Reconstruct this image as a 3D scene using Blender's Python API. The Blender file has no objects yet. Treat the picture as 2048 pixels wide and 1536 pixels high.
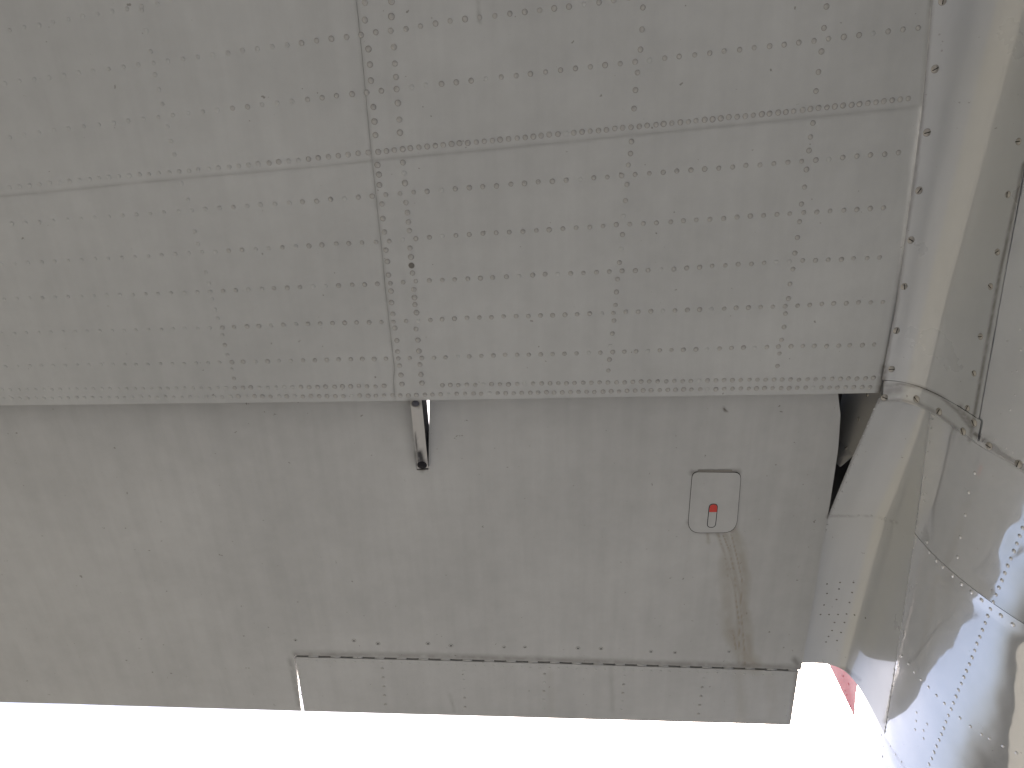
import bpy, math, random
import numpy as np
from mathutils import Vector, Matrix
from mathutils.bvhtree import BVHTree

random.seed(7)
S = bpy.context.scene
C = S.collection

# ------------------------------------------------------------------ camera
EYE = 1.6                     # camera height above the apron
F = 1593.0                    # focal length in photo pixels (2048 wide)
Yc = np.array([118.0, -3342.0, -1593.0]); Yc /= np.linalg.norm(Yc)
Xc = np.array([1.0, 0, 0]); Xc = Xc - Yc * Xc.dot(Yc); Xc /= np.linalg.norm(Xc)
Zc = np.cross(Xc, Yc)
M = np.array([Xc, Yc, Zc])    # camera -> world rotation
CAM = np.array([0, 0, EYE])
cam = bpy.data.cameras.new('camera'); cam.sensor_width = 36; cam.lens = 36 * F / 2048
cam.clip_start = 0.01; cam.clip_end = 3000
co = bpy.data.objects.new('camera', cam); C.objects.link(co)
co.matrix_world = Matrix([list(M[0]) + [0], list(M[1]) + [0], list(M[2]) + [EYE], [0, 0, 0, 1]])
S.camera = co

# ------------------------------------------------------------------ sky, sun, exposure
SUN_EL, SUN_AZ = 48, 37       # sun high behind the fuselage, bright haze
w = bpy.data.worlds.new('World'); S.world = w; w.use_nodes = True
nt = w.node_tree; bg = nt.nodes['Background']
sky = nt.nodes.new('ShaderNodeTexSky'); sky.sky_type = 'NISHITA'; sky.sun_disc = False
sky.sun_elevation = math.radians(SUN_EL); sky.sun_rotation = math.radians(SUN_AZ)
sky.air_density = 0.7; sky.dust_density = 10.0; sky.ozone_density = 1.0
nt.links.new(sky.outputs[0], bg.inputs[0]); bg.inputs[1].default_value = 0.15
sl = bpy.data.lights.new('sun', 'SUN'); sl.energy = 1.0; sl.angle = math.radians(14); sl.color = (1, .97, .93)
so = bpy.data.objects.new('sun', sl); C.objects.link(so); so.location = (6, 6, 12)
d = Vector((math.sin(math.radians(SUN_AZ)) * math.cos(math.radians(SUN_EL)),
            math.cos(math.radians(SUN_AZ)) * math.cos(math.radians(SUN_EL)), math.sin(math.radians(SUN_EL))))
so.rotation_euler = d.to_track_quat('Z', 'Y').to_euler()
vs = S.view_settings; vs.view_transform = 'Standard'; vs.look = 'None'; vs.gamma = 1; vs.exposure = 1.78

# ------------------------------------------------------------------ helpers
H = EYE + 1.5                 # height of the wing's lower skin

def ray(px, py):
    v = np.array([px - 1024.0, -(py - 768.0), -F])
    return M @ v
def at_z(px, py, z):          # point of the sight line at height z (number or function of x, y)
    r = ray(px, py); zz = z if not callable(z) else z(0, .8)
    for _ in range(8):
        p = CAM + r * ((zz - EYE) / r[2])
        if not callable(z): break
        zz = z(p[0], p[1])
    return p
def proj(V):
    q = (V - CAM) @ M
    return 1024 + q[:, 0] / -q[:, 2] * F, 768 - q[:, 1] / -q[:, 2] * F

_rng = np.random.RandomState(3); _tab = _rng.rand(256, 256)
def vnoise(x, y):
    x = np.asarray(x, float); y = np.asarray(y, float)
    xi = np.floor(x).astype(int); yi = np.floor(y).astype(int)
    fx = x - xi; fy = y - yi; fx = fx * fx * (3 - 2 * fx); fy = fy * fy * (3 - 2 * fy)
    g = lambda a, b: _tab[a % 256, b % 256]
    return (g(xi, yi) * (1 - fx) + g(xi + 1, yi) * fx) * (1 - fy) + (g(xi, yi + 1) * (1 - fx) + g(xi + 1, yi + 1) * fx) * fy
def fbm(x, y, o=4):
    s = 0; a = .5
    for k in range(o):
        s = s + a * vnoise(x * 2 ** k + 17 * k, y * 2 ** k + 31 * k); a *= .5
    return s / (1 - .5 ** o)
def polyf(pts):               # piecewise linear function with straight extensions
    a = np.array(sorted(pts)); X, Y = a[:, 0], a[:, 1]
    def f(t):
        t = np.asarray(t, float); r = np.interp(t, X, Y)
        s0 = (Y[1] - Y[0]) / (X[1] - X[0]); s1 = (Y[-1] - Y[-2]) / (X[-1] - X[-2])
        r = np.where(t < X[0], Y[0] + s0 * (t - X[0]), r)
        return np.where(t > X[-1], Y[-1] + s1 * (t - X[-1]), r)
    return f

def mesh_np(name, V, Fq, mats, smooth=True, fmat=None):
    me = bpy.data.meshes.new(name)
    V = np.asarray(V, float)
    if isinstance(Fq, np.ndarray):
        n, k = Fq.shape
        me.vertices.add(len(V)); me.vertices.foreach_set('co', V.ravel())
        me.loops.add(n * k); me.loops.foreach_set('vertex_index', Fq.ravel().astype(np.int32))
        me.polygons.add(n); me.polygons.foreach_set('loop_start', np.arange(0, n * k, k, dtype=np.int32))
    else:
        me.from_pydata([tuple(v) for v in V], [], [tuple(f) for f in Fq])
    me.update(calc_edges=True); me.validate()
    me.polygons.foreach_set('use_smooth', np.full(len(me.polygons), smooth))
    if fmat is not None: me.polygons.foreach_set('material_index', np.asarray(fmat, np.int32))
    for m in (mats if isinstance(mats, (list, tuple)) else [mats]): me.materials.append(m)
    return me
def link(name, me, parent=None):
    o = bpy.data.objects.new(name, me); C.objects.link(o)
    if parent: o.parent = parent
    return o

# ---- dirt that has its own shape, and a painted shadow: polylines of the photo, kept on the skin as vertex attributes
DIRT_SHADE, STAIN = [], []
def seg_mask(px, py, feats, seed):
    out = np.zeros(len(px))
    for pl, wd, st, ns in feats:
        pl = np.array(pl, float); m = np.zeros(len(px))
        lo = pl.min(0) - wd * 3; hi = pl.max(0) + wd * 3
        idx = np.where((px > lo[0]) & (px < hi[0]) & (py > lo[1]) & (py < hi[1]))[0]
        if len(idx) == 0: continue
        x, y = px[idx], py[idx]; best = np.full(len(idx), 1e9)
        for a, b in zip(pl[:-1], pl[1:]):
            ab = b - a; t = np.clip(((x - a[0]) * ab[0] + (y - a[1]) * ab[1]) / (ab @ ab + 1e-9), 0, 1)
            best = np.minimum(best, np.hypot(x - a[0] - t * ab[0], y - a[1] - t * ab[1]))
        n = fbm(x / ns + seed, y / ns + seed * 2, 4)
        m = np.clip(1.25 - best / wd * (.55 + 1.1 * n), 0, 1) * st * np.clip(.15 + 1.5 * n, 0, 1)
        out[idx] = np.maximum(out[idx], m)
    return out
def add_attrs(me):
    n = len(me.vertices); V = np.empty(n * 3); me.vertices.foreach_get('co', V); V = V.reshape(-1, 3)
    px, py = proj(V)
    for nm, feats, sd in (('dirt_shade', DIRT_SHADE, 3.3), ('stain', STAIN, 9.1)):
        a = me.attributes.new(nm, 'FLOAT', 'POINT')
        a.data.foreach_set('value', seg_mask(px, py, feats, sd).astype(np.float32))

# ------------------------------------------------------------------ materials
def mat(name, col, rough=.5, metal=0.0, spec=.5, var=.06, streak=0.0, coat=0.0, coat_ior=1.5, dirt_shade=False, bump=0.0,
        dirt_shade_col=(.075, .062, .045), stain_col=(.285, .255, .20), speck=0.0, rvar=.08, tint=None):
    m = bpy.data.materials.new(name); m.use_nodes = True; N = m.node_tree.nodes; L = m.node_tree.links
    b = N['Principled BSDF']
    b.inputs['Roughness'].default_value = rough; b.inputs['Metallic'].default_value = metal
    b.inputs['Specular IOR Level'].default_value = spec
    b.inputs['Coat Weight'].default_value = coat; b.inputs['Coat Roughness'].default_value = .045; b.inputs['Coat IOR'].default_value = coat_ior
    tc = N.new('ShaderNodeTexCoord')
    def noise(scale, detail=4, mp=None, rg=.55):
        n = N.new('ShaderNodeTexNoise'); n.inputs['Scale'].default_value = scale
        n.inputs['Detail'].default_value = detail; n.inputs['Roughness'].default_value = rg
        if mp:
            q = N.new('ShaderNodeMapping'); q.inputs['Scale'].default_value = mp
            L.new(tc.outputs['Object'], q.inputs[0]); L.new(q.outputs[0], n.inputs[0])
        else: L.new(tc.outputs['Object'], n.inputs[0])
        return n
    def rng(src, a, bb, lo, hi):
        r = N.new('ShaderNodeMapRange'); L.new(src, r.inputs[0])
        for i, v in enumerate((a, bb, lo, hi)): r.inputs[1 + i].default_value = v
        return r.outputs[0]
    def mul(a, c):
        q = N.new('ShaderNodeMath'); q.operation = 'MULTIPLY'; L.new(a, q.inputs[0]); L.new(c, q.inputs[1]); return q.outputs[0]
    def mix(fac, a, c):
        q = N.new('ShaderNodeMix'); q.data_type = 'RGBA'
        if hasattr(fac, 'links'): L.new(fac, q.inputs[0])
        else: q.inputs[0].default_value = fac
        for i, v in ((6, a), (7, c)):
            if hasattr(v, 'links'): L.new(v, q.inputs[i])
            else: q.inputs[i].default_value = (*v, 1)
        return q.outputs[2]
    n1 = noise(2.3, 5); v = rng(n1.outputs[0], .3, .7, 1 - var, 1 + var)
    n2 = noise(19, 4, rg=.65); v = mul(v, rng(n2.outputs[0], .3, .7, 1 - var * .5, 1 + var * .5))
    if streak:
        n3 = noise(1, 5, (34, 2.2, 4)); v = mul(v, rng(n3.outputs[0], .35, .7, 1 + streak * .4, 1 - streak))
    base = N.new('ShaderNodeVectorMath'); base.operation = 'SCALE'; base.inputs[0].default_value = col
    L.new(v, base.inputs[3]); colour = base.outputs[0]
    if tint:
        colour = mix(rng(noise(1.4, 3, (1, 1, 1)).outputs[0], .4, .65, 0, 1), colour, tint)
    if speck:
        n5 = noise(70, 2); colour = mix(rng(n5.outputs[0], .735, .76, 0, speck), colour, (.10, .085, .06))
    if dirt_shade:
        for nm, cc in (('stain', stain_col), ('dirt_shade', dirt_shade_col)):
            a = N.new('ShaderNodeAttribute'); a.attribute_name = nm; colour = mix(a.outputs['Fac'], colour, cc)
    L.new(colour, b.inputs['Base Color'])
    n4 = noise(7, 5); L.new(rng(n4.outputs[0], .3, .7, max(.02, rough - rvar), rough + rvar), b.inputs['Roughness'])
    if bump:
        bp = N.new('ShaderNodeBump'); bp.inputs['Strength'].default_value = bump; bp.inputs['Distance'].default_value = .001
        n6 = noise(240, 3); L.new(n6.outputs[0], bp.inputs['Height']); L.new(bp.outputs[0], b.inputs['Normal'])
    return m

PAINT = (.482, .495, .485)
M_wing = mat('wing_paint', PAINT, .48, 0, .4, .07, .04, dirt_shade=True, bump=.12, speck=.55)
M_flap = mat('flap_paint', (.455, .464, .455), .46, 0, .4, .08, .05, dirt_shade=True, bump=.12, speck=.55)
M_rivet = mat('rivet_paint', (.43, .427, .41), .42, 0, .4, .05)
M_faint = mat('rivet_paint_thick', (.455, .462, .45), .45, 0, .4, .05)
M_ring = mat('rivet_grime', (.24, .232, .21), .8, 0, .2, .2)
M_dark = mat('dark_rivet', (.16, .155, .14), .5, 0, .4, .15)
M_fus = mat('fuselage_paint', (.57, .59, .605), .22, .35, .6, .05, .0, coat=1.0, coat_ior=4.2, dirt_shade=True, speck=.3, rvar=.04)
M_fil = mat('fillet_paint', (.455, .477, .49), .33, .15, .5, .06, .06, coat=1, coat_ior=1.9, dirt_shade=True, speck=.4, tint=(.445, .455, .44))
M_screw = mat('bare_screw', (.42, .40, .36), .35, .6, .5, .15)
M_slot = mat('screw_slot', (.03, .028, .025), .8, 0, .2, .2)
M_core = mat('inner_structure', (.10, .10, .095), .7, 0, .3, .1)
M_black = mat('black_grease', (.018, .018, .022), .65, 0, .15, .3)
M_brk = mat('bracket_paint', (.45, .445, .425), .45, 0, .5, .08, dirt_shade=True, dirt_shade_col=(.015, .015, .018))
M_steel = mat('dark_steel', (.07, .07, .085), .35, .5, .5, .15)
M_red = mat('red_paint', (.55, .04, .05), .4, 0, .5, .06)
M_lever = mat('red_marking', (.60, .035, .02), .4, 0, .5, .05)
M_ink = mat('black_line', (.02, .02, .02), .6, 0, .3, .05)
M_ground = mat('apron_concrete', (.112, .116, .118), .9, 0, .2, .14)

M_under = mat('seam_sealant', (.2, .2, .195), .6, 0, .3, .1)
# ------------------------------------------------------------------ ground
G = 700.0
g = link('apron', mesh_np('apron', [(-G, -G, 0), (G, -G, 0), (G, G, 0), (-G, G, 0)], [(0, 1, 2, 3)], M_ground, False))
g['kind'] = 'structure'
M_bounce = mat('warm_bounce_tan', (.135, .131, .110), .95, 0, .1, .2)
g2 = link('warm_bounce_sheet', mesh_np('warm_bounce_sheet', [(-G, -G, .004), (-2.9, -G, .004), (-2.9, G, .004), (-G, G, .004)], [(0, 1, 2, 3)], M_bounce, False))  # unseen tan sheet, added to bounce warm light onto the wing's left
g2['kind'] = 'structure'

# ------------------------------------------------------------------ aircraft root
plane = bpy.data.objects.new('aircraft', None); C.objects.link(plane)
plane['label'] = 'pale grey riveted aircraft wing root seen from below, with flap, fillet and glossy fuselage side'
plane['category'] = 'aircraft'

# ------------------------------------------------------------------ dirt features and a painted shadow (photo pixels on the skin)
seam_c = [(713, 0), (723, 96), (739, 267), (744, 318), (753, 403), (766, 523), (770, 571), (780, 660), (789, 738), (787, 762), (790, 800)]
seam_s = [(0, 393), (287, 364), (444, 349), (700, 326), (742, 320), (992, 297), (1197, 276), (1350, 261), (1587, 237), (1850, 211)]
lip = [(0, 811), (350, 807), (700, 803), (1000, 798), (1348, 792), (1700, 787), (1757, 786)]
root = [(1870, -30), (1865, 0), (1857, 110), (1848, 205), (1832, 350), (1812, 480), (1796, 600), (1780, 690), (1766, 765), (1757, 800)]
DIRT_SHADE += [(seam_c, 2.2, .2, 14), ([(x, y - 1) for x, y in seam_s], 4, .18, 30), ([(x - 2, y) for x, y in root], 6, .55, 12),
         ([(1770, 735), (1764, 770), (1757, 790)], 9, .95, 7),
         ([(820, 803), (845, 806)], 10, .4, 6), ([(957, 0), (958, 45)], 3, .3, 9),
         # flap
         ([(590, 1308), (860, 1312), (1050, 1318), (1300, 1326), (1597, 1335)], 8, .42, 12),
         ([(1385, 946), (1477, 944)], 7, .7, 8), ([(1378, 1045), (1392, 1062), (1445, 1066)], 7, .4, 9),
         ([(1478, 960), (1472, 1050), (1462, 1062)], 6, .3, 9),
         ([(1448, 818), (1452, 822)], 4, 1, 3), ([(1595, 1350), (1584, 1440)], 7, .5, 9), ([(1590, 1320), (1602, 1338)], 9, .5, 7),
         ([(580, 1320), (598, 1410)], 6, .35, 9), ([(900, 1390), (908, 1422)], 4, .22, 9), ([(1222, 1335), (1225, 1420)], 6, .15, 12),
         # fillet and fuselage
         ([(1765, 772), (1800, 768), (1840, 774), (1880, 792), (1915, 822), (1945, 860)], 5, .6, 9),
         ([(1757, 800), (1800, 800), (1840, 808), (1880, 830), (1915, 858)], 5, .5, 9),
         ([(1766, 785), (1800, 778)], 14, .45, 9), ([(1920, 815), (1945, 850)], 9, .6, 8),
         ([(2048, 325), (2000, 545), (1968, 720), (1940, 880)], 5, .75, 10), ([(1950, 868), (2000, 905), (2060, 945)], 6, .85, 9),
         ([(1600, 1335), (1690, 1338), (1720, 1360)], 5, .5, 7), ([(1716, 1370), (1742, 1431), (1772, 1480), (1812, 1540)], 3, .6, 8),  # first entry: shadow under the fillet's trailing curl, painted in as dark colour
         ([(1841, 1000), (1829, 1105), (1815, 1209), (1801, 1307), (1780, 1401), (1772, 1480)], 2, .1, 8),
         ([(1662, 1032), (1743, 1032), (1795, 1046)], 2, .3, 8), ([(1757, 795), (1655, 1035)], 4, .6, 8),
         # bracket end
         ([(839, 908), (846, 934)], 10, 1.2, 6), ([(826, 804), (838, 810)], 6, .8, 5), ([(831, 868), (837, 930)], 3, .9, 5)]
STAIN += [([(1446, 1070), (1460, 1105), (1469, 1150), (1472, 1200), (1479, 1250), (1478, 1300)], 1.8, .95, 8), ([(1463, 1070), (1474, 1115), (1484, 1160), (1481, 1215), (1487, 1275), (1490, 1330)], 2.2, .9, 9), ([(1437, 1070), (1451, 1118), (1457, 1160)], 1.6, .8, 7),
          ([(1415, 1066), (1417, 1085)], 4, .6, 7), ([(1435, 1066), (1447, 1100), (1462, 1150), (1470, 1180), (1476, 1240), (1475, 1280), (1478, 1330)], 5, .55, 12),
          ([(1452, 1068), (1462, 1110), (1470, 1150), (1480, 1190), (1484, 1260), (1488, 1330)], 8, .55, 14),
          ([(1468, 1060), (1482, 1110), (1490, 1155), (1486, 1200), (1494, 1260), (1502, 1330)], 14, .55, 20),
          ([(1462, 1265), (1480, 1295), (1505, 1330)], 22, .6, 20), ([(1480, 1110), (1492, 1160)], 8, .5, 9),
          ([(1466, 1262), (1472, 1298)], 4, .9, 6), ([(1486, 1280), (1489, 1300)], 4, .7, 6),
          ([(1450, 1120), (1458, 1260)], 18, .4, 22),
          ([(1478, 1345), (1484, 1440)], 14, .2, 12), ([(1540, 1348), (1545, 1440)], 16, .12, 14),
          ([(1100, 1345), (1104, 1420)], 10, .12, 12)]

# ------------------------------------------------------------------ wing
zw = lambda x, y: H
W = lambda p: at_z(p[0], p[1], H)
fy_s = polyf([tuple(W(p)[:2]) for p in seam_s])            # spanwise seam  y(x)
fx_c = polyf([(W(p)[1], W(p)[0]) for p in seam_c])         # chordwise seam x(y)
fx_c2 = fx_c
fy_l = polyf([tuple(W(p)[:2]) for p in lip])               # trailing lip   y(x)
_r = [(W(p)[1], W(p)[0]) for p in root]
fx_r = polyf([_r[0], _r[3], _r[6], _r[-1]])                # root           x(y)

def graded(a, b, fine, lo, hi, coarse):
    n1 = max(2, int((min(b, hi) - max(a, lo)) / fine)) + 1
    pts = list(np.linspace(max(a, lo), min(b, hi), n1))
    if a < lo: pts = list(np.linspace(a, lo, max(2, int((lo - a) / coarse) + 1))[:-1]) + pts
    if b > hi: pts = pts + list(np.linspace(hi, b, max(2, int((b - hi) / coarse) + 1))[1:])
    return np.array(pts)
def unit(a): return (a - a[0]) / (a[-1] - a[0])

def grid_faces(n, m, flip=False):
    i, j = np.meshgrid(np.arange(n - 1), np.arange(m - 1), indexing='ij')
    a = (i * m + j).ravel(); q = np.stack([a, a + 1, a + m + 1, a + m], 1)
    return q[:, ::-1] if flip else q
def sheet(name, P, thick, mats, parent, attrs=True):
    """P (n,m,3) grid of points; thick: vector(s) from the outer face to the back. Closed thin plate."""
    n, m, _ = P.shape; V = P.reshape(-1, 3); B = (P + thick).reshape(-1, 3)
    Fq = grid_faces(n, m)
    a, b_, c = V[Fq[0][0]], V[Fq[0][1]], V[Fq[0][2]]
    T = np.broadcast_to(thick, P.shape).reshape(-1, 3)
    flip = np.dot(np.cross(b_ - a, c - a), T[0]) > 0
    if flip: Fq = Fq[:, ::-1]
    ring = np.concatenate([np.arange(m), np.arange(1, n) * m + m - 1, (n - 1) * m + np.arange(m - 2, -1, -1), np.arange(n - 2, 0, -1) * m])
    k = len(V); r2 = np.roll(ring, -1)
    # own vertices for the rim so that the face stays smooth and its edge sharp
    rimV = np.concatenate([V[ring], B[ring]]); q = len(ring); i = np.arange(q); i2 = np.roll(i, -1)
    rim = np.stack([k + i2, k + i, k + q + i, k + q + i2], 1)
    if flip: rim = rim[:, ::-1]
    VV = np.concatenate([V, rimV]); FF = np.concatenate([Fq, rim])
    me = mesh_np(name, VV, FF, mats)
    if attrs: add_attrs(me)
    o = link(name, me, parent); return o, (V, Fq)

SURF = {'wing': [], 'flap': [], 'fus': []}
def ripple(x, y, amp, sc, seed=0): return amp * (fbm(x / sc + seed, y / sc + seed, 3) - .5) * 2

# inner body of the wing: closed box with the upper skin, in front of the flap
def box_poly(name, outline, z0, z1, m, parent):
    n = len(outline)
    V = [(x, y, z0) for x, y in outline] + [(x, y, z1) for x, y in outline]
    Fc = [tuple(range(n))[::-1], tuple(range(n, 2 * n))] + [(i, (i + 1) % n, n + (i + 1) % n, n + i) for i in range(n)]
    return link(name, mesh_np(name, V, Fc, m, False), parent)
XL, YF = -4.0, -1.3
xs = np.linspace(XL, .72, 12)
out = [(XL, YF), (.70, YF)] + [(x, float(fy_l(x)) - .055) for x in xs[::-1]]
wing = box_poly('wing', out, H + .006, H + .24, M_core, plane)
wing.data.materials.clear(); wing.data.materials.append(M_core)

def wing_panel(xa, xb, ya, yb, dz, seed, gap=.00028):
    """xa,xb functions of y; ya,yb functions of x"""
    s = unit(graded(-1, 1, .0055, -1, 1, .1)) if False else None
    x0 = float(xa(.3)); x1 = float(xb(.3)); y0 = float(ya(.0)); y1 = float(yb(.0))
    s = unit(graded(x0, x1, .006, -1.15, .9, .12)); t = unit(graded(y0, y1, .006, -.1, .8, .12))
    Sg, Tg = np.meshgrid(s, t, indexing='ij'); x = x0 + (x1 - x0) * Sg; y = y0 + (y1 - y0) * Tg
    for _ in range(5):
        y = ya(x) + (yb(x) - ya(x)) * Tg; x = xa(y) + gap + (xb(y) - xa(y) - 2 * gap) * Sg
    edge = np.minimum(np.minimum(Sg, 1 - Sg) * (x1 - x0), np.minimum(Tg, 1 - Tg) * (y1 - y0))
    z = H + dz + ripple(x, y, .0007, .16, seed) * np.clip(edge / .05, 0, 1)
    P = np.stack([x, y, z], -1)
    o, geo = sheet('skin_panel', P, np.array([0, 0, .0035]), M_wing, wing)
    SURF['wing'].append(geo)
    return o
cst = lambda v: (lambda t: np.full_like(np.asarray(t, float), v))
fl = lambda t: fy_l(t)
up = lambda t: fy_s(t) - .012
wing_panel(cst(XL), fx_c, cst(YF), fy_s, -.0016, 1)
wing_panel(fx_c, fx_r, cst(YF), fy_s, -.0018, 2)
wing_panel(cst(XL), fx_c, up, fl, .0004, 3)
wing_panel(fx_c, fx_r, up, fl, .0002, 4)

# ------------------------------------------------------------------ flap and trim tab
def zf(x, y):
    y = np.asarray(y, float)
    return H + .044 + .045 * (y - .735) + .03 * np.exp(-np.clip(y - .70, 0, 9) / .035)
Fp = lambda p: at_z(p[0], p[1], lambda x, y: float(zf(x, y)))
te = polyf([tuple(Fp(p)[:2]) for p in ((0, 1404), (603, 1422), (1100, 1436), (1582, 1450))])
hl = polyf([tuple(Fp(p)[:2]) for p in ((588, 1312), (1100, 1325), (1602, 1341))])
_a, _b = Fp((588, 1312)), Fp((603, 1422)); tab_l = lambda y: _a[0] + (np.asarray(y) - _a[1]) * (_b[0] - _a[0]) / (_b[1] - _a[1])
_e = [Fp(p) for p in ((1676, 788), (1681, 830), (1676, 900), (1661, 1000), (1602, 1341))]
fend = polyf([(p[1], p[0]) for p in _e])
_c, _d2 = Fp((1597, 1345)), Fp((1581, 1450)); tab_r = lambda y: _c[0] + (np.asarray(y) - _c[1]) * (_d2[0] - _c[0]) / (_d2[1] - _c[1])
n_lt, n_lb, n_rt, n_rb = Fp((823, 800)), Fp((833.5, 940)), Fp((859, 800)), Fp((857, 940))
nl = lambda y: n_lt[0] + (np.asarray(y) - n_lt[1]) * (n_lb[0] - n_lt[0]) / (n_lb[1] - n_lt[1])
nr = lambda y: n_rt[0] + (np.asarray(y) - n_rt[1]) * (n_rb[0] - n_rt[0]) / (n_rb[1] - n_rt[1])
NB = (n_lb[1] + n_rb[1]) / 2
Y0 = lambda x: fy_l(x) - .03
def thick_at(x, y):                                          # flap section: deep nose, thin trailing edge
    return np.clip((te(x) - y) * .13, 0, .105) + .0025
def slab(xa, xb, ya, yb, fx, fy_, th, amp=.0006, seed=0):
    x0, x1 = float(xa(1.2)), float(xb(1.2)); y0, y1 = float(ya(0)), float(yb(0))
    s = unit(graded(x0, x1, fx, -1.3, .9, .12)); t = unit(np.linspace(y0, y1, max(3, int((y1 - y0) / fy_) + 1)))
    Sg, Tg = np.meshgrid(s, t, indexing='ij'); x = x0 + (x1 - x0) * Sg; y = y0 + (y1 - y0) * Tg
    for _ in range(5):
        y = ya(x) + (yb(x) - ya(x)) * Tg; x = xa(y) + (xb(y) - xa(y)) * Sg
    P = np.stack([x, y, zf(x, y) + ripple(x, y, amp, .14, 5)], -1)
    T = np.stack([0 * x, 0 * x, th(x, y)], -1)
    n, m, _ = P.shape; V = P.reshape(-1, 3); B = (P + T).reshape(-1, 3)
    Fq = grid_faces(n, m); k = len(V)
    ring = np.concatenate([np.arange(m), np.arange(1, n) * m + m - 1, (n - 1) * m + np.arange(m - 2, -1, -1), np.arange(n - 2, 0, -1) * m])
    q = len(ring); i = np.arange(q); i2 = np.roll(i, -1)
    rim = np.stack([2 * k + i2, 2 * k + i, 2 * k + q + i, 2 * k + q + i2], 1)
    return np.concatenate([V, B, V[ring], B[ring]]), np.concatenate([Fq, Fq[:, ::-1] + k, rim[:, ::-1]]), (V, Fq)
def join_slabs(parts):
    VV, FF, off = [], [], 0
    for V, Fq, _ in parts: VV.append(V); FF.append(Fq + off); off += len(V)
    return np.concatenate(VV), np.concatenate(FF)
hl_gap = lambda x: hl(x) - .003
mid = lambda x: np.full_like(np.asarray(x, float), NB)
parts = [slab(cst(-4.0), nl, Y0, mid, .006, .005, thick_at), slab(nr, fend, Y0, mid, .005, .005, thick_at),
         slab(cst(-4.0), tab_l, mid, te, .006, .005, thick_at), slab(lambda y: tab_l(y), fend, mid, hl_gap, .0036, .0036, thick_at)]
V, Fq = join_slabs(parts)
me = mesh_np('flap', V, Fq, M_flap); add_attrs(me); flap = link('flap', me, plane)
for p in parts: SURF['flap'].append(p[2])
# trim tab
hl2 = lambda x: hl(x) + .0042
tp = slab(lambda y: tab_l(y) + .0012 + .022 * np.clip(np.asarray(y) - 1.45, 0, 1), tab_r, hl2, te, .005, .005, lambda x, y: np.clip((te(x) - y) * .13, 0, .03) + .0022)
V, Fq = join_slabs([tp]); me = mesh_np('trim_tab', V, Fq, M_flap); add_attrs(me); tab = link('trim_tab', me, plane)
SURF['flap'].append(tp[2])
# piano hinge between flap and tab
def tube_mesh(name, p, q, r, m, seg=10):
    p, q = np.array(p), np.array(q); ax = q - p; ax /= np.linalg.norm(ax)
    u = np.cross(ax, [0, 0, 1.0]); u /= np.linalg.norm(u); v = np.cross(ax, u)
    V = [p, q]; 
    for e in (p, q):
        for k in range(seg):
            a = 2 * math.pi * k / seg; V.append(e + r * (math.cos(a) * u + math.sin(a) * v))
    Fc = []
    for k in range(seg):
        k2 = (k + 1) % seg; Fc += [(2 + k, 2 + k2, 2 + seg + k2, 2 + seg + k), (0, 2 + k2, 2 + k), (1, 2 + seg + k, 2 + seg + k2)]
    me = mesh_np(name, V, Fc, m, False); me.shade_smooth() if hasattr(me, 'shade_smooth') else None
    return me
x0h, x1h = Fp((594, 1313))[0], Fp((1597, 1342))[0]
bv = []
for x in np.linspace(x0h, x1h, 20):
    y = float(hl(x)); bv += [(x, y - .012, float(zf(x, y)) + .0052), (x, y + .013, float(zf(x, y)) + .0052)]
bf = [(2 * i, 2 * i + 1, 2 * i + 3, 2 * i + 2) for i in range(19)]
hinge = link('hinge_leaf', mesh_np('hinge_leaf', bv, bf, M_slot, False), tab)
nk = 46
for k in range(nk):
    a = x0h + (x1h - x0h) * (k + .06) / nk; b = x0h + (x1h - x0h) * (k + .94) / nk
    off = -.0006 if k % 2 else .0012
    ya, yb = float(hl(a)) + off, float(hl(b)) + off
    r = .0028 if k % 2 else .0016
    zz = .0014 if k % 2 else .0048
    o = link('hinge_knuckle', tube_mesh('hinge_knuckle', (a, ya, float(zf(a, ya)) + zz), (b, yb, float(zf(b, yb)) + zz), r, M_flap if k % 2 else M_dark), tab)

# ------------------------------------------------------------------ fuselage
R0, EQ = .70, EYE + 1.41
XW = .845
def fR(y): y = np.asarray(y, float); return R0 - .14 * np.clip(y - 2.1, 0, 9) ** 1.2
def fcx(y): return XW + R0 + 0 * np.asarray(y, float)
def fcz(y): y = np.asarray(y, float); return EQ - .08 * (y - 1.0) - .32 * np.clip(y - 1.77, 0, 9)
def fus_pt(y, th, off=0.0):
    r = fR(y) + off
    return np.stack([fcx(y) - r * np.cos(th), y + .06 * r * np.sin(th), fcz(y) + r * np.sin(th)], -1)
YS, YE = -2.2, 3.15
ys = np.linspace(YS, YE, 60); ths = np.linspace(0, 2 * math.pi, 97)
Yg, Tg = np.meshgrid(ys, ths, indexing='ij'); P = fus_pt(Yg, Tg, -.004)
n, m, _ = P.shape; V = P.reshape(-1, 3); Fq = grid_faces(n, m, True)
V = np.concatenate([V, [[fcx(YS), YS, fcz(YS)], [fcx(YE), YE, fcz(YE)]]]); k = n * m
caps = [(k, j, j + 1) for j in range(m - 1)] + [(k + 1, (n - 1) * m + j + 1, (n - 1) * m + j) for j in range(m - 1)]
fus = link('fuselage', mesh_np('fuselage', V, [tuple(f) for f in Fq] + caps, M_under), plane)
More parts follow.
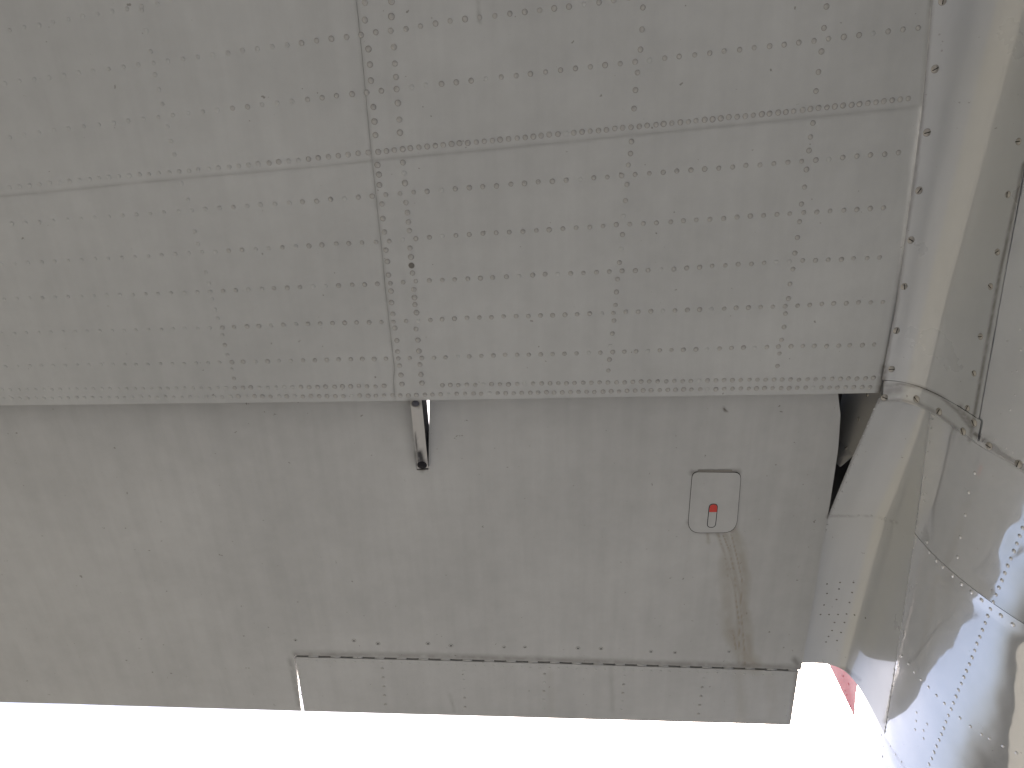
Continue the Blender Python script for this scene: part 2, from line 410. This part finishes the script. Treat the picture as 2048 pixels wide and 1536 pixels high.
# oil-canning of the thin skin between frames and stringers
DENTS = [(1.04, 1.385, .035, .018, .0014), (1.015, 1.345, .03, .016, .0013), (.93, 1.18, .035, .02, .0016), (1.13, 1.30, .05, .03, .0022), (1.15, 1.215, .15, .062, .0036), (1.30, 1.31, .10, .05, -.0022), (.93, 1.27, .10, .10, .0010), (1.42, 1.10, .10, .07, .003), (1.12, 1.08, .07, .06, .003), (1.5, 1.30, .1, .07, .0012), (.60, 1.15, .2, .12, .002)]
def fus_panel(y0, y1, a0, a1, off, seed, gap=.0004):
    yv = graded(y0 + gap, y1 - gap, .007, .2, 2.0, .05); av = np.linspace(math.radians(a0) + gap / R0, math.radians(a1) - gap / R0, int((a1 - a0) * R0 / 57.3 / .008) + 2)
    Yg, Ag = np.meshgrid(yv, av, indexing='ij')
    pil = ripple(Yg, Ag * R0, .0020, .24, seed) + ripple(Yg, Ag * R0, .00030, .032, seed + 4)
    for (dy, dz_, wy, wz, dep) in DENTS:
        zz = fcz(Yg) + fR(Yg) * np.sin(Ag)
        pil = pil - dep * np.exp(-((Yg - dy) / wy) ** 2 - ((zz - EYE - dz_) / wz) ** 2)
    e = np.minimum(np.minimum(Yg - y0, y1 - Yg), np.minimum(Ag - math.radians(a0), math.radians(a1) - Ag) * R0)
    P = fus_pt(Yg, Ag, off + pil * np.clip(e / .03, 0, 1))
    inner = fus_pt(Yg, Ag, off - .002)
    o, geo = sheet('skin_panel', P, inner - fus_pt(Yg, Ag, off), M_fus, fus)
    SURF['fus'].append(geo); return o
YB1, YB2, YB3 = .785, 1.068, 1.645
for (a, b_, sd) in ((YS, YB1, 1), (YB1, YB2, 2), (YB2, YB3, 3), (YB3, YE, 4)):
    fus_panel(a, b_, -75, -34, .0, sd + 10)
    fus_panel(a, b_, -34, 78, .0006 if sd % 2 else 0.0, sd)

# ------------------------------------------------------------------ root fillets
def cubic(p0, p1, p2, p3, t):
    t = t[..., None]; return p0 * (1 - t) ** 3 + 3 * p1 * t * (1 - t) ** 2 + 3 * p2 * t * t * (1 - t) + p3 * t ** 3
def fillet_grid(yv, fxl, fzl, fzc, k1, k2, off, nt=90, seed=0):
    out = []
    for y in yv:
        xl, zl, zc = float(fxl(y)), float(fzl(y)), float(fzc(y)); k1_ = k1(y) if callable(k1) else k1; k2_ = k2(y) if callable(k2) else k2
        th = math.asin(max(-1, min(1, (zc - float(fcz(y))) / float(fR(y)))))
        Cc = fus_pt(np.array(y), np.array(th), off); c2 = np.array([Cc[0], Cc[2]])
        tg = np.array([math.sin(th), math.cos(th)])
        p0 = np.array([xl, zl]); p1 = p0 + np.array([k1_ * (c2[0] - xl), .0]); p2 = c2 + tg * k2_ * (zl - zc)
        q = cubic(p0, p1, p2, c2, np.linspace(0, 1, nt)); out.append(np.stack([q[:, 0], np.full(nt, y), q[:, 1]], -1))
    P = np.array(out)
    P[..., 2] += ripple(P[..., 1] * 1.0, P[..., 0] + P[..., 2], .0006, .12, seed)
    return P
def fillet(yv, *a, **k):
    P = fillet_grid(yv, *a, **k)
    du = np.gradient(P, axis=0); dv = np.gradient(P, axis=1); nn = np.cross(du, dv); nn /= np.linalg.norm(nn, axis=-1)[..., None]
    if nn[len(nn) // 2, 45, 2] < 0 or nn[len(nn) // 2, 45, 0] < 0: nn = -nn if nn[len(nn) // 2, 5, 2] < 0 else nn
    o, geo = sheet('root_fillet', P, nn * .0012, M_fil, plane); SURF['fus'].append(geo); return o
ysf = np.array([0.0, .245, .735])
zc_up = polyf([(-.5, EYE + 1.41), (.27, EYE + 1.363), (.776, EYE + 1.315)])
up_fil = fillet(graded(YF, .728, .006, -.05, .8, .05), lambda y: fx_r(y) - .004, cst(H - .0052), zc_up, .62, .55, .0032, seed=1)
strap_l = polyf([(.70, float(fx_r(.72)) - .004), (.80, float(fx_r(.72)) + .008)])
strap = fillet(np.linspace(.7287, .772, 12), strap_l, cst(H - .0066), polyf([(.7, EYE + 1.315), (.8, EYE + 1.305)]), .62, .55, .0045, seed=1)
strap.name = 'fillet_strap'
# lower fillet: trumpet from the strap to its own trailing edge
_l = [at_z(1757, 800, H), at_z(1706, 912, H + .03), at_z(1657, 1030, H + .067)]
fxl2 = lambda y: np.where(np.asarray(y) < _l[2][1], polyf([(p[1], p[0]) for p in _l])(y), np.maximum(fend(y) + .005, 0))
_yc = _l[2][1]
def fxl3(y):
    a = float(polyf([(p[1], p[0]) for p in _l])(y)); b = float(fend(y)) + .002
    return max(a, b) if y > _yc - .02 else a
fzl2 = polyf([(.74, H - .004), (_l[1][1], H + .03), (_yc, H + .067), (1.6, H + .044 + .045 * .865 + .013)])
fzc2 = polyf([(.81, EYE + 1.467), (1.197, EYE + 1.411), (1.629, EYE + 1.364)])
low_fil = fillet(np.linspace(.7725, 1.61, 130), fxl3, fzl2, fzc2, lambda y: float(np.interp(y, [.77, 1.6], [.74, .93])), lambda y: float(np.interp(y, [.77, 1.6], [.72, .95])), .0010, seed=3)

# side plate inside the gap and the fairing above it
pv, pf = [], []
pts = [(_l[0][0] + .004, .70), (_l[0][0] + .003, _l[0][1]), (_l[1][0] + .003, _l[1][1]), (_l[1][0] - .012, _l[1][1] + .045)]
for i, (x, y) in enumerate(pts):
    zb = H + .001 + (0, .001, .034, .058)[i]; pv += [(x, y, zb), (x - .008, y, H + (.16, .16, .13, .095)[i])]
for i in range(3): pf.append((2 * i, 2 * i + 1, 2 * i + 3, 2 * i + 2))
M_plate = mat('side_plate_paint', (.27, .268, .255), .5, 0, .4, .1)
pb = [(x + .003, y, z) for x, y, z in pv]
nf = [tuple(i + 8 for i in f[::-1]) for f in pf]
edge = [(0, 8, 9, 1), (6, 7, 15, 14), (0, 2, 10, 8), (2, 4, 12, 10), (4, 6, 14, 12), (1, 9, 11, 3), (3, 11, 13, 5), (5, 13, 15, 7)]
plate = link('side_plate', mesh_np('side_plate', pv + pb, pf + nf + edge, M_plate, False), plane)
SURF['plate'] = [(np.array(pv), np.array(pf))]
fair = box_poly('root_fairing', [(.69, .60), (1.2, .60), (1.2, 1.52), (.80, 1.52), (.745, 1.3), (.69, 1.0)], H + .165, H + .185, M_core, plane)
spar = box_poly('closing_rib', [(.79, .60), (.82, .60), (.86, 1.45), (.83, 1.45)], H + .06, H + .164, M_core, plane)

# ------------------------------------------------------------------ rudder
cxr = XW + R0
rp = at_z(1712, 1440, 0) * 0
rr = ray(1713, 1440); t = cxr / rr[0]; y_te = CAM[1] + rr[1] * t
zr0, zr1 = EYE + 1.9, EYE + 4.2
rv = []
for (y, hw) in ((y_te, .004), (y_te - .35, .03), (y_te - .9, .05), (y_te - 1.3, .01)):
    for z in (zr0, zr1):
        rv += [(cxr - hw, y - (z - zr0) * .0, z), (cxr + hw, y, z)]
rf = []
for i in range(3):
    a, b_ = 4 * i, 4 * i + 4
    rf += [(a, a + 2, b_ + 2, b_), (a + 1, b_ + 1, b_ + 3, a + 3), (a, b_, b_ + 1, a + 1), (a + 2, a + 3, b_ + 3, b_ + 2)]
rf += [(0, 1, 3, 2), (12, 14, 15, 13)]
rud = link('rudder', mesh_np('rudder', rv, rf, M_red, False), plane)
SURF['rudder'] = [(np.array(rv, float), np.array([f for f in rf]))]

# ------------------------------------------------------------------ flap bracket
zb0 = H + .004
bl = [at_z(821, 803, zb0), at_z(843, 803, zb0), at_z(852, 938, H + .03), at_z(834, 938, H + .03)]
bl = [at_z(820, 796, zb0), at_z(843, 796, zb0), at_z(856.5, 936, H + .044), at_z(834.5, 938, H + .044)]
n = 26; gx = 8; bv = []
for i in range(n):
    t = i / (n - 1)
    for j in range(gx):
        s = j / (gx - 1)
        p = (bl[0] * (1 - s) + bl[1] * s) * (1 - t) + (bl[3] * (1 - s) + bl[2] * s) * t
        bv.append(p)
P = np.array(bv).reshape(n, gx, 3)
Tk = np.zeros_like(P); Tk[..., 2] = .078
sheet_o, _ = sheet('flap_bracket', P, Tk, [M_brk, M_black], plane)
bracket = sheet_o
# rim faces are the greasy dark sides
npoly = len(bracket.data.polygons); mi = np.zeros(npoly, np.int32); mi[(n - 1) * (gx - 1):] = 1
bracket.data.polygons.foreach_set('material_index', mi)
SURF['brk'] = [(P.reshape(-1, 3), grid_faces(n, gx))]

# ------------------------------------------------------------------ placing things on the skins
BV = {}
for kx, lst in SURF.items():
    VV, FF, off = [], [], 0
    for V, Fq in lst:
        VV.append(V); FF.append(Fq + off); off += len(V)
    VV = np.concatenate(VV); FF = [tuple(int(i) for i in f) for f in np.concatenate(FF)]
    BV[kx] = BVHTree.FromPolygons([tuple(v) for v in VV], FF)
def hit(px, py, surf):
    r = Vector(ray(px, py)); r.normalize()
    loc, nor, i, dist = BV[surf].ray_cast(Vector(CAM), r)
    if loc is None: return None
    if nor.dot(r) > 0: nor = -nor
    return loc, nor, dist
def frame(loc, nor, scale=1.0, spin=0.0, lift=0.0):
    q = nor.to_track_quat('Z', 'Y').to_matrix().to_4x4()
    return Matrix.Translation(loc + nor * lift) @ q @ Matrix.Rotation(spin, 4, 'Z') @ Matrix.Diagonal((scale, scale, scale, 1))

def dome(name, r, h, ring, mats, seg=12, flat=.5):
    """domed head with a thin skirt of grime; local z away from the skin"""
    V = [(0, 0, h)]; Fc = []; fm = []
    prof = [(flat * r, h * .97, 0), (.85 * r, h * .6, 0), (r, .0002, 0)] + ([(ring, .00008, 1)] if ring else [])
    for (q, z, _) in prof:
        for k in range(seg): V.append((q * math.cos(2 * math.pi * k / seg), q * math.sin(2 * math.pi * k / seg), z))
    for k in range(seg): Fc.append((0, 1 + k, 1 + (k + 1) % seg)); fm.append(0)
    for i in range(1, len(prof)):
        for k in range(seg):
            a = 1 + (i - 1) * seg; b_ = 1 + i * seg; k2 = (k + 1) % seg
            Fc.append((a + k, b_ + k, b_ + k2, a + k2)); fm.append(prof[i][2])
    return np.array(V), Fc, fm
def screw_head(r):
    V, Fc, fm = dome('s', r, r * .34, r * 1.12, None, 16, .7)
    V = [tuple(v) for v in V]; b = len(V); L_, w_, z0, z1 = r * .82, r * .13, r * .18, r * .355
    V += [(-L_, -w_, z0), (L_, -w_, z0), (L_, w_, z0), (-L_, w_, z0), (-L_, -w_, z1), (L_, -w_, z1), (L_, w_, z1), (-L_, w_, z1)]
    Fc += [(b + 4, b + 5, b + 6, b + 7), (b, b + 1, b + 5, b + 4), (b + 1, b + 2, b + 6, b + 5), (b + 2, b + 3, b + 7, b + 6), (b + 3, b, b + 4, b + 7)]
    fm += [2] * 5
    return V, Fc, fm
RR = .0045
kinds = {}
for nm, h, ring, head, rg in (('plain', .0012, 1.0, M_wing, M_ring), ('grimy', .0030, 1.14, M_rivet, M_ring), ('faint', .0018, 1.0, M_faint, M_ring), ('worn', .0026, 1.08, M_rivet, M_ring), ('dark', .0022, 1.2, M_dark, M_ring)):
    V, Fc, fm = dome(nm, RR, h, RR * ring, None)
    kinds[nm] = (V, Fc, fm, [head, rg], mesh_np('rivet_' + nm, V, Fc, [head, rg], True, fm))
V, Fc, fm = dome('f', RR, .0019, RR * 1.12, None); kinds['fus'] = (V, Fc, fm, [M_fus, M_ring], mesh_np('rivet_fuselage', V, Fc, [M_fus, M_ring], True, fm))
V, Fc, fm = dome('f', RR, .0017, RR * 1.1, None); kinds['fil'] = (V, Fc, fm, [M_fil, M_ring], mesh_np('rivet_fillet', V, Fc, [M_fil, M_ring], True, fm))
V, Fc, fm = dome('r', RR, .0015, 0, None); kinds['red'] = (V, Fc, fm, [M_red, M_ring], mesh_np('rivet_rudder', V, Fc, [M_red, M_ring], True, fm))
RIV = []                        # (pixel size, parent, kind, matrix)
def rivet(px, py, surf, parent, kind, scale=1.0):
    h = hit(px, py, surf)
    if h is None: return
    loc, nor, dist = h
    RIV.append((scale * RR * 2 / dist * F, parent, kind, frame(loc, nor, scale, random.uniform(0, 6.28))))
def wing_kind(px):
    if px < 240: return random.choices(('plain', 'faint'), (.85, .15))[0]
    elif px < 440: return random.choices(('plain', 'faint'), (.2, .8))[0]
    elif px < 600: return random.choices(('faint', 'worn'), (.55, .45))[0]
    else: p = (.08, .5, .42)
    return random.choices(('plain', 'grimy', 'worn'), p)[0]
def row(poly, pitch, surf, parent, kind=None, scale=1.0, jit=.5, skip=(), ends=None):
    pl = np.array(poly, float)
    if surf == 'wing':                      # the rows run on past the edge of the photograph
        dv = pl[0] - pl[1]; pl = np.concatenate([[pl[0] + dv / np.hypot(*dv) * 520], pl])
        if pl[-1][1] < 5: dv = pl[-1] - pl[-2]; pl = np.concatenate([pl, [pl[-1] + dv / np.hypot(*dv) * 420]])
    L_ = np.concatenate([[0], np.cumsum(np.hypot(*np.diff(pl, axis=0).T))])
    s = 0.0
    while s <= L_[-1] + .01:
        x, y = np.interp(s, L_, pl[:, 0]), np.interp(s, L_, pl[:, 1])
        if not any(a < x < b for a, b in skip):
            sc = scale * random.uniform(.86, 1.02)
            if kind is None and x < 420: sc *= .86
            rivet(x + random.gauss(0, jit), y + random.gauss(0, jit * .7), surf, parent, kind or wing_kind(x), sc)
        s += pitch(x) if callable(pitch) else pitch
w_ = wing
col_skip = ((724, 842),)
for up_ in (210, 95): row([(-60, 75 - up_), (300, 8 - up_), (900, -70 - up_), (1840, -150 - up_)], 31, 'wing', w_)
row([(-60, 75), (48, 55), (167, 33), (321, 5), (345, 0)], 30, 'wing', w_)
row([(-70, 178), (79, 157), (191, 141), (314, 125), (490, 101), (706, 72), (732, 68), (784, 61), (821, 56), (913, 40), (1069, 22), (1233, 0), (1400, -24)], 30, 'wing', w_)
row([(-60, 286), (100, 262), (396, 224), (482, 215), (598, 201), (719, 186), (793, 178), (829, 174), (978, 157), (1098, 143), (1257, 125), (1347, 114), (1498, 97), (1656, 78), (1748, 66), (1841, 55)], 30, 'wing', w_)
row([(-40, 381), (116, 365), (212, 355), (337, 345), (496, 330), (615, 318), (732, 305), (780, 301), (820, 296), (903, 288), (985, 281), (1094, 270), (1193, 261), (1282, 252), (1380, 243), (1476, 233), (1575, 224), (1645, 215), (1726, 207), (1826, 196)],
    lambda x: 20 if x < 740 else 16.4, 'wing', w_, scale=1.06)
row([(-40, 452), (275, 429), (403, 419), (482, 413), (643, 401), (747, 392), (809, 386), (870, 381), (980, 372), (1091, 363), (1233, 352), (1342, 343), (1453, 335), (1537, 328), (1618, 321), (1731, 311), (1815, 304)], 27.8, 'wing', w_)
row([(-40, 531), (282, 513), (408, 504), (501, 499), (684, 487), (771, 483), (848, 475), (985, 466), (1091, 460), (1228, 450), (1339, 444), (1553, 429), (1664, 422), (1789, 414)], 26.8, 'wing', w_)
row([(-40, 600), (403, 584), (509, 578), (660, 572), (757, 568), (824, 563), (882, 560), (985, 555), (1089, 549), (1219, 543), (1347, 538), (1474, 529), (1592, 522), (1693, 518), (1772, 514)], 25.8, 'wing', w_)
row([(-40, 668), (150, 663), (273, 660), (444, 655), (632, 647), (756, 644), (831, 642), (889, 638), (1012, 633), (1135, 629), (1258, 624), (1347, 621), (1418, 618), (1556, 613), (1645, 608), (1767, 604)], 24.5, 'wing', w_)
row([(-40, 734), (157, 730), (253, 729), (444, 725), (629, 720), (766, 717), (839, 716), (878, 715), (973, 711), (1094, 708), (1205, 705), (1320, 701), (1439, 697), (1568, 693), (1685, 691), (1755, 689)], 23.8, 'wing', w_)
row([(-40, 780), (154, 778), (455, 776), (697, 773), (764, 772), (880, 770), (1014, 768), (1197, 765), (1355, 762), (1485, 760), (1584, 759), (1748, 756)], 16.6, 'wing', w_, scale=1.02, skip=((768, 876),))
row([(-40, 797), (103, 796), (468, 793), (667, 792), (804, 791), (905, 788), (1023, 786), (1170, 784), (1365, 779), (1556, 776), (1750, 774)], 16.2, 'wing', w_, scale=1.02)
K1 = [(730, 5), (730, 40), (737, 98), (740, 129), (742, 161), (747, 214), (749, 243), (751, 270), (755, 330), (758, 349), (759, 370), (764, 408), (766, 437), (769, 464), (772, 500), (775, 523), (777, 550), (782, 582), (783, 605), (786, 628), (790, 656), (794, 681), (795, 703), (799, 731), (802, 750), (804, 768)]
K2 = [(783, 3), (783, 33), (788, 94), (790, 127), (792, 154), (796, 206), (799, 239), (800, 265), (806, 325), (808, 346), (810, 366), (812, 405), (815, 425), (817, 444), (819, 461), (820, 496), (822, 514), (825, 546), (828, 579), (829, 595), (830, 609), (833, 625), (832, 658), (836, 680), (838, 702), (840, 729), (842, 749), (844, 766)]
K3 = [(1286, 15), (1284, 59), (1281, 99), (1275, 145), (1271, 180), (1268, 217), (1263, 283), (1261, 307), (1257, 330), (1254, 369), (1251, 401), (1247, 432), (1245, 469), (1243, 498), (1239, 525), (1235, 558), (1233, 584), (1231, 610), (1228, 641), (1225, 667), (1221, 692), (1219, 719), (1217, 741)]
K4 = [(1653, 13), (1648, 56), (1643, 103), (1637, 144), (1632, 182), (1626, 246), (1621, 274), (1618, 301), (1613, 339), (1609, 374), (1603, 408), (1599, 443), (1595, 475), (1590, 506), (1586, 538), (1580, 568), (1577, 597), (1571, 627), (1568, 654), (1563, 680), (1559, 707), (1555, 732)]
K5 = [(301, 103), (310, 149), (318, 179), (325, 208), (335, 253), (342, 282), (349, 309), (363, 367), (376, 399), (390, 463), (396, 488), (412, 545), (418, 567), (424, 598), (430, 619), (436, 637), (445, 670), (450, 690), (455, 710), (463, 738), (468, 757)]
for Kc, sc in ((K1, 1.12), (K2, 1.12), (K3, 1.0), (K4, 1.0), (K5, .9)):
    x0_, y0_ = Kc[0]; x1_, y1_ = Kc[7]
    Kc = [(x0_ + (x0_ - x1_) * k / 7, y0_ + (y0_ - y1_) * k / 7 * 1.1) for k in range(9, 0, -1)] + Kc
    for x, y in Kc: rivet(x, y, 'wing', w_, wing_kind(x), sc * random.uniform(.9, 1.02))
rivet(823, 531, 'wing', w_, 'dark', 1.15)
# flap: countersunk fasteners in front of the hinge, tab rivets
for x, y in ((591, 1280), (708, 1281), (756, 1287), (856, 1287), (902, 1291), (1008, 1294), (1050, 1294), (1156, 1296), (1202, 1297), (1302, 1303), (1350, 1305), (1458, 1303)):
    h = hit(x, y, 'flap')
    V, Fc, fm = dome('x', .0042, .0008, .0052, None)
    o = link('fastener', bpy.data.meshes.get('fastener') or mesh_np('fastener', np.concatenate([V, V * [.55, .55, 1] + [0, .0003, .0004]]), Fc + [tuple(i + len(V) for i in f) for f in Fc], [M_flap, M_ring, M_ink], True, fm + [2] * len(fm)), flap)
    o.matrix_world = frame(h[0], h[1], random.uniform(.85, 1.25))
for (xa, ya, xb, yb, n) in ((765, 1337, 771, 1409, 5), (927, 1342, 930, 1414, 5), (1089, 1348, 1087, 1417, 5), (1249, 1352, 1243, 1420, 5), (1407, 1357, 1397, 1428, 5)):
    for k in range(n): rivet(xa + (xb - xa) * k / (n - 1), ya + (yb - ya) * k / (n - 1), 'flap', tab, random.choice(('grimy', 'worn', 'plain')), .8)
row([(615, 1321), (900, 1330), (1200, 1339), (1580, 1351)], 18.6, 'flap', tab, 'plain', .72, .6)
row([(598, 1332), (604, 1400)], 19, 'flap', tab, 'plain', .7)
# fuselage and fillet fasteners
fus_rows = [
 [(1749, 818), (1744, 834), (1736, 852), (1728, 871), (1722, 891), (1713, 910), (1705, 929), (1696, 948), (1691, 965), (1683, 983), (1675, 1000), (1667, 1017), (1662, 1030)],
 [(1678, 1032), (1695, 1032), (1717, 1031), (1743, 1032), (1771, 1037), (1788, 1043)],
 [(1864, 838), (1862, 856), (1859, 885), (1854, 903), (1849, 956), (1845, 989), (1836, 1023), (1834, 1038), (1832, 1052), (1829, 1070), (1826, 1095), (1823, 1111), (1821, 1126), (1820, 1139), (1817, 1154), (1814, 1166), (1813, 1180), (1811, 1194), (1808, 1207), (1807, 1220), (1805, 1231), (1803, 1245), (1801, 1258), (1799, 1270), (1798, 1282), (1791, 1318), (1791, 1328), (1788, 1339), (1786, 1350), (1783, 1372), (1780, 1383), (1779, 1394), (1777, 1404), (1775, 1415), (1773, 1424), (1773, 1434), (1772, 1445), (1770, 1454), (1769, 1462), (1766, 1492), (1765, 1513)],
 [(1654, 1168), (1680, 1165), (1707, 1165), (1678, 1178), (1704, 1185), (1654, 1187), (1673, 1199), (1699, 1205), (1648, 1210), (1641, 1229), (1658, 1229), (1676, 1229), (1693, 1228), (1709, 1230), (1731, 1236), (1669, 1245), (1689, 1245), (1664, 1261), (1682, 1265), (1657, 1273), (1674, 1281), (1652, 1284)],
 [(1654, 1050), (1651, 1060)]]
for i, rr_ in enumerate(fus_rows):
    for x, y in rr_: rivet(x, y, 'fus', low_fil, 'fil' if i != 3 else 'dark', (.62, .62, .62, .45, .7)[i])
side = [[(1854, 1084), (1858, 1104), (1872, 1121), (1885, 1133), (1905, 1151), (1923, 1168), (1943, 1184), (1963, 1200), (2002, 1231), (2026, 1249)],
 [(1804, 1312), (1817, 1327), (1829, 1344), (1842, 1359), (1857, 1374), (1873, 1391), (1889, 1407), (1920, 1436), (1941, 1453), (1963, 1469), (1979, 1477), (2006, 1492), (2033, 1506)],
 [(1722, 1385), (1731, 1413), (1737, 1422), (1742, 1431), (1752, 1454), (1762, 1470), (1780, 1492), (1791, 1509), (1803, 1524)],
 [(1833, 1425), (1832, 1442), (1854, 1448), (1830, 1459), (1847, 1461), (1847, 1477)], [(1920, 1074), (1915, 1114), (1930, 1030), (1937, 985), (1949, 946)],
 [(2030, 790), (2034, 742), (2024, 745), (2020, 820), (2041, 700), (2040, 660), (1990, 880), (2012, 897), (2025, 905)]]
for i, rr_ in enumerate(side):
    for x, y in rr_: rivet(x, y, 'fus', fus, 'fus', (.95, .72, .5, .6, .8, .45)[i])
row([(2045, 1056), (2025, 1109), (1999, 1172), (1976, 1231), (1955, 1285), (1936, 1335), (1916, 1383), (1899, 1426), (1880, 1475), (1859, 1527), (1848, 1552)], lambda x: 16.4 - (2045 - x) * .02, 'fus', fus, 'fus', .82, .3)
row([(2080, 960), (2045, 1056)], 17, 'fus', fus, 'fus', .82, .3)
for x, y in ((1686, 1352), (1680, 1375), (1697, 1368), (1693, 1390), (1700, 1412), (1706, 1428), (1690, 1381)): rivet(x, y, 'rudder', rud, 'red', 1.1)
# screws (large slotted heads)
Vs, Fs, ms = screw_head(.0068); SC = mesh_np('screw', Vs, Fs, [M_screw, M_ring, M_slot], True, ms)
def screw(px, py, surf, parent, sc=1.0):
    h = hit(px, py, surf)
    if h is None: return
    o = link('screw', SC, parent); o.matrix_world = frame(h[0], h[1], sc, random.uniform(0, 3.14))
for x, y in ((1885, 2), (1870, 138), (1854, 265), (1838, 381), (1822, 480), (1808, 573), (1793, 661), (1783, 738)): screw(x, y, 'fus', up_fil, .95)
for x, y in ((2037, 283), (2016, 389), (1995, 504), (1981, 573), (1961, 673), (1948, 747), (1935, 816)): screw(x, y, 'fus', up_fil, .8)
for x, y in ((1769, 795), (1833, 798), (1878, 823), (1926, 863)): screw(x, y, 'fus', strap, 1.05)
for x, y in ((1948, 846), (1978, 892), (2037, 928)): screw(x, y, 'fus', fus, 1.05)
for x, y in ((1735, 789), (1718, 838), (1693, 895)): screw(x, y, 'plate', plate, .8)
# bolt at the bracket root, pin at its end
for (x, y, m_, r, s_) in ((831, 807, M_steel, .0085, 'bolt'), (844, 930, M_black, .009, 'pin')):
    h = hit(x, y, 'brk'); V, Fc, fm = dome(s_, r, .004, r * 1.25, None, 14, .62)
    if h:
        o = link(s_, mesh_np(s_, V, Fc, [m_, M_ring if s_ == 'bolt' else M_black], True, fm), bracket); o.matrix_world = frame(h[0], h[1])

# ---- rivets: the 300 that show largest one by one, the rest joined
inframe = lambda Mx: (lambda q: 0 < q[0][0] < 2048 and 0 < q[1][0] < 1536)(proj(np.array([Mx.translation])))
RIV.sort(key=lambda r: (-1 if inframe(r[3]) else 0, -r[0]))
for sz, par, kd, Mx in RIV[:296]:
    o = link('rivet', kinds[kd][4], par); o.matrix_world = Mx
VV, FF, FM, off = [], [], [], 0
allm = [M_wing, M_faint, M_rivet, M_ring, M_dark, M_fus, M_fil, M_red]; mid_ = {m.name: i for i, m in enumerate(allm)}
for sz, par, kd, Mx in RIV[296:]:
    V, Fc, fm, ml, _ = kinds[kd]; A = np.array(Mx)
    VV.append(V @ A[:3, :3].T + A[:3, 3]); FF += [tuple(i + off for i in f) for f in Fc]
    FM += [mid_[ml[q].name] for q in fm]; off += len(V)
st = link('rivet_rows', mesh_np('rivet_rows', np.concatenate(VV), FF, allm, True, FM), plane); st['kind'] = 'stuff'

# ------------------------------------------------------------------ inspection hatch with its latch
def rounded(px_pts, rad, nseg=6):
    out = []; n = len(px_pts)
    for i in range(n):
        p0, p1, p2 = (np.array(px_pts[(i + k) % n], float) for k in (-1, 0, 1))
        r = rad[i]; a = p1 + (p0 - p1) / np.linalg.norm(p0 - p1) * r; c = p1 + (p2 - p1) / np.linalg.norm(p2 - p1) * r
        for k in range(nseg + 1):
            t = k / nseg; out.append(a * (1 - t) ** 2 + 2 * p1 * t * (1 - t) + c * t * t)
    return out
def patch(name, px_pts, lift0, lift1, m, parent):
    pts = []
    for x, y in px_pts:
        h = hit(x, y, 'flap'); pts.append(np.array(h[0]))
    pts = np.array(pts); n = len(pts)
    nor = np.array([0, .05, -1.0]); nor /= np.linalg.norm(nor)
    V = np.concatenate([pts + nor * lift1, pts + nor * lift0, [pts.mean(0) + nor * lift1]])
    Fc = [(i, (i + 1) % n, 2 * n) for i in range(n)] + [(i, n + i, n + (i + 1) % n, (i + 1) % n) for i in range(n)]
    return link(name, mesh_np(name, V, Fc, m, False), parent)
grow = lambda P_, c, k: [(c[0] + (x - c[0]) * k, c[1] + (y - c[1]) * k * 1.0) for x, y in P_]
hp = rounded([(1385, 944), (1482, 945), (1472, 1064), (1375, 1065)], (12, 14, 26, 26)); hc = (1428, 1004)
patch('hatch_seal', grow(hp, hc, 1.018), .0, .0007, M_slot, flap)
patch('inspection_hatch', hp, .0006, .0013, M_flap, flap)
cap = lambda k: rounded([(1419.5 - k, 1008 - k), (1434.5 + k, 1008 - k), (1429.5 + k, 1053 + k), (1414.5 - k, 1053 + k)], (7 + k,) * 4)
patch('latch_outline', cap(1.6), .0012, .0016, M_ink, flap)
patch('latch', cap(0), .0015, .0021, M_flap, flap)
rc = rounded([(1419.5, 1008), (1434.5, 1008), (1433, 1023), (1418, 1023)], (7, 7, .5, .5)); patch('latch_tip', rc, .0020, .0024, M_lever, flap)
hv = [(1396, 941), (1408, 941), (1408, 944), (1396, 944)]
patch('hatch_hinge', [(1396, 939.5), (1464, 939.5), (1464, 943), (1396, 943)], 0, .0016, M_ring, flap)

for o in C.objects:
    if o.type == 'MESH' and o.parent is None and 'kind' not in o: print('TOP', o.name)
print('rivets', len(RIV), 'tris', sum(len(o.data.loops) - 2 * len(o.data.polygons) for o in C.objects if o.type == 'MESH'))
